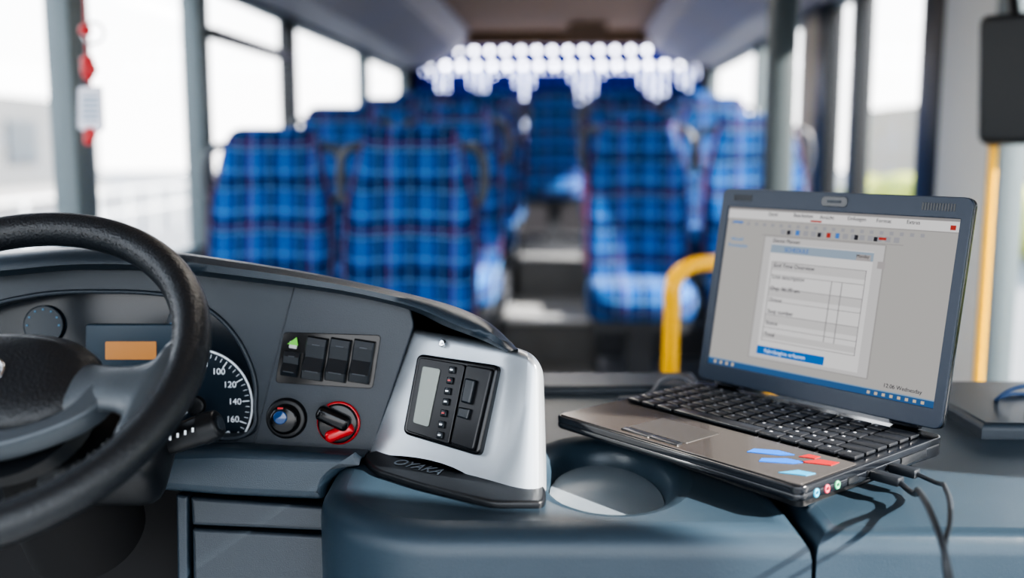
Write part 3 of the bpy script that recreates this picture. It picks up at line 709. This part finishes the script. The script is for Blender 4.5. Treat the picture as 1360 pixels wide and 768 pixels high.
ring('ring', Pc.M(124, 44), 0.024, 0.003, M_chrome, CH, 32, 8)
for i, (a, b, r) in enumerate([(113, 40, .014), (116, 82, .015), (118, 92, .018), (117, 100, .013), (120, 178, .015), (117, 187, .011)]):
    ring('bead_%d' % i, Pc.M(a, b), r*0.55, r*0.5, M_red, CH, 20, 12)
tube('cord', [S(112, -20, dC), S(113, 30, dC), S(117, 90, dC), S(120, 120, dC), S(120, 185, dC)], 0.0025, M_red, CH)
Pc.plate('tag', fillet([(104, 116), (136, 114), (139, 172), (128, 177), (104, 172)], 4), -.003, .003, .001, mat('tag_white', (.7, .72, .8), .5), CH)
boxes('tag_print', [(0, -0.012*i, .0035, 0.036, 0.004, .0005) for i in range(5)], M_dimblue, Pc.M(121, 130), parent=CH)

# ============================================================ OUTSIDE
m = mat('asphalt', (0.15, 0.152, 0.155), 0.9, var=0.15)
boxes('ground', [(0, 5, -0.45, 160, 160, 0.1)], m)
Lb = [(-17, 8, 1.3, 3, 60, 3.6, 0)]
for i in range(16):
    Lb.append((-15.46, -16+i*3.2, 1.7, 0.1, 1.9, 1.3, 1))
Lb.append((-15.4, 8, 0.0, 0.2, 60, .5, 2))
boxes('building', Lb, [mat('facade', (0.10, 0.105, 0.11), .9), mat('facade_window', (0.03, 0.04, 0.05), .3), mat('facade_base', (.22, .22, .22), .9)], None)
boxes('building', [(18, 22, 1.4, 4, 50, 3.6, 0), (15.9, 20, 1.9, 0.1, 30, 1.2, 1)], [mat('facade_b', (0.30, 0.27, 0.22), .9), mat('facade_window_b', (0.09, 0.1, 0.12), .3)], None)
fl = [(-8.0, -6+i*1.5, 0.15, 0.05, 0.05, 1.1) for i in range(22)]+[(-8.0, 10, 0.65, 0.04, 34, 0.05), (-8.0, 10, 0.2, 0.04, 34, 0.05)]
boxes('street_fence', fl, mat('fence_white', (.6, .62, .64), .5))
bm = bmesh.new()
for i in range(60):
    q = bmesh.ops.create_icosphere(bm, subdivisions=2, radius=random.uniform(.5, .8))
    o = V((random.uniform(8.5, 9.8), -4+i*0.5, random.uniform(-.1, .35)))
    for v in q['verts']: v.co = v.co*(1+random.uniform(-.12, .12))+o
me = bpy.data.meshes.new('hedge'); bm.to_mesh(me); bm.free()
finish(me, 'hedge', mat('leaf', (0.28, 0.30, 0.05), .8, var=.4))

# ============================================================ LIGHT
w = bpy.data.worlds.new('World'); scn.world = w; w.use_nodes = True; nt = w.node_tree
bg = nt.nodes['Background']
tc = nt.nodes.new('ShaderNodeTexCoord'); sp = nt.nodes.new('ShaderNodeSeparateXYZ'); cr = nt.nodes.new('ShaderNodeValToRGB')
nt.links.new(tc.outputs['Generated'], sp.inputs[0]); nt.links.new(sp.outputs[2], cr.inputs[0]); nt.links.new(cr.outputs[0], bg.inputs[0])
cr.color_ramp.elements[0].color = (1.0, 0.99, 0.98, 1); cr.color_ramp.elements[1].color = (0.55, 0.75, 1, 1)
bg.inputs[1].default_value = 4.5
sl = bpy.data.lights.new('sun', 'SUN'); sl.energy = 24; sl.angle = rad(1.0); sl.color = (1, 0.93, 0.84)
so = bpy.data.objects.new('sun', sl); link(so)
so.rotation_mode = 'QUATERNION'; so.rotation_quaternion = V((-1.0, 0.30, -0.68)).to_track_quat('-Z', 'Y')
for i, y in enumerate((2.2, 4.6, 7.0)):  # added fill lights for the interior, no fixture behind them
    al = bpy.data.lights.new('ceiling_fill', 'AREA'); al.shape = 'RECTANGLE'; al.size = 0.25; al.size_y = 1.2; al.energy = (9, 10, 8)[i]; al.color = (1, .94, .86)
    ao = bpy.data.objects.new('ceiling_fill', al); link(ao); ao.matrix_world = BM @ Matrix.Translation((0, y, 2.43))

cam = bpy.data.cameras.new('camera'); co = bpy.data.objects.new('camera', cam); link(co)
co.location = C; co.rotation_euler = (rad(90)-PT, 0, 0)
cam.sensor_width = 36; cam.lens = 36*F/1360; cam.clip_start = 0.02
cam.dof.use_dof = True; cam.dof.focus_distance = 1.02; cam.dof.aperture_fstop = 2.1
scn.camera = co
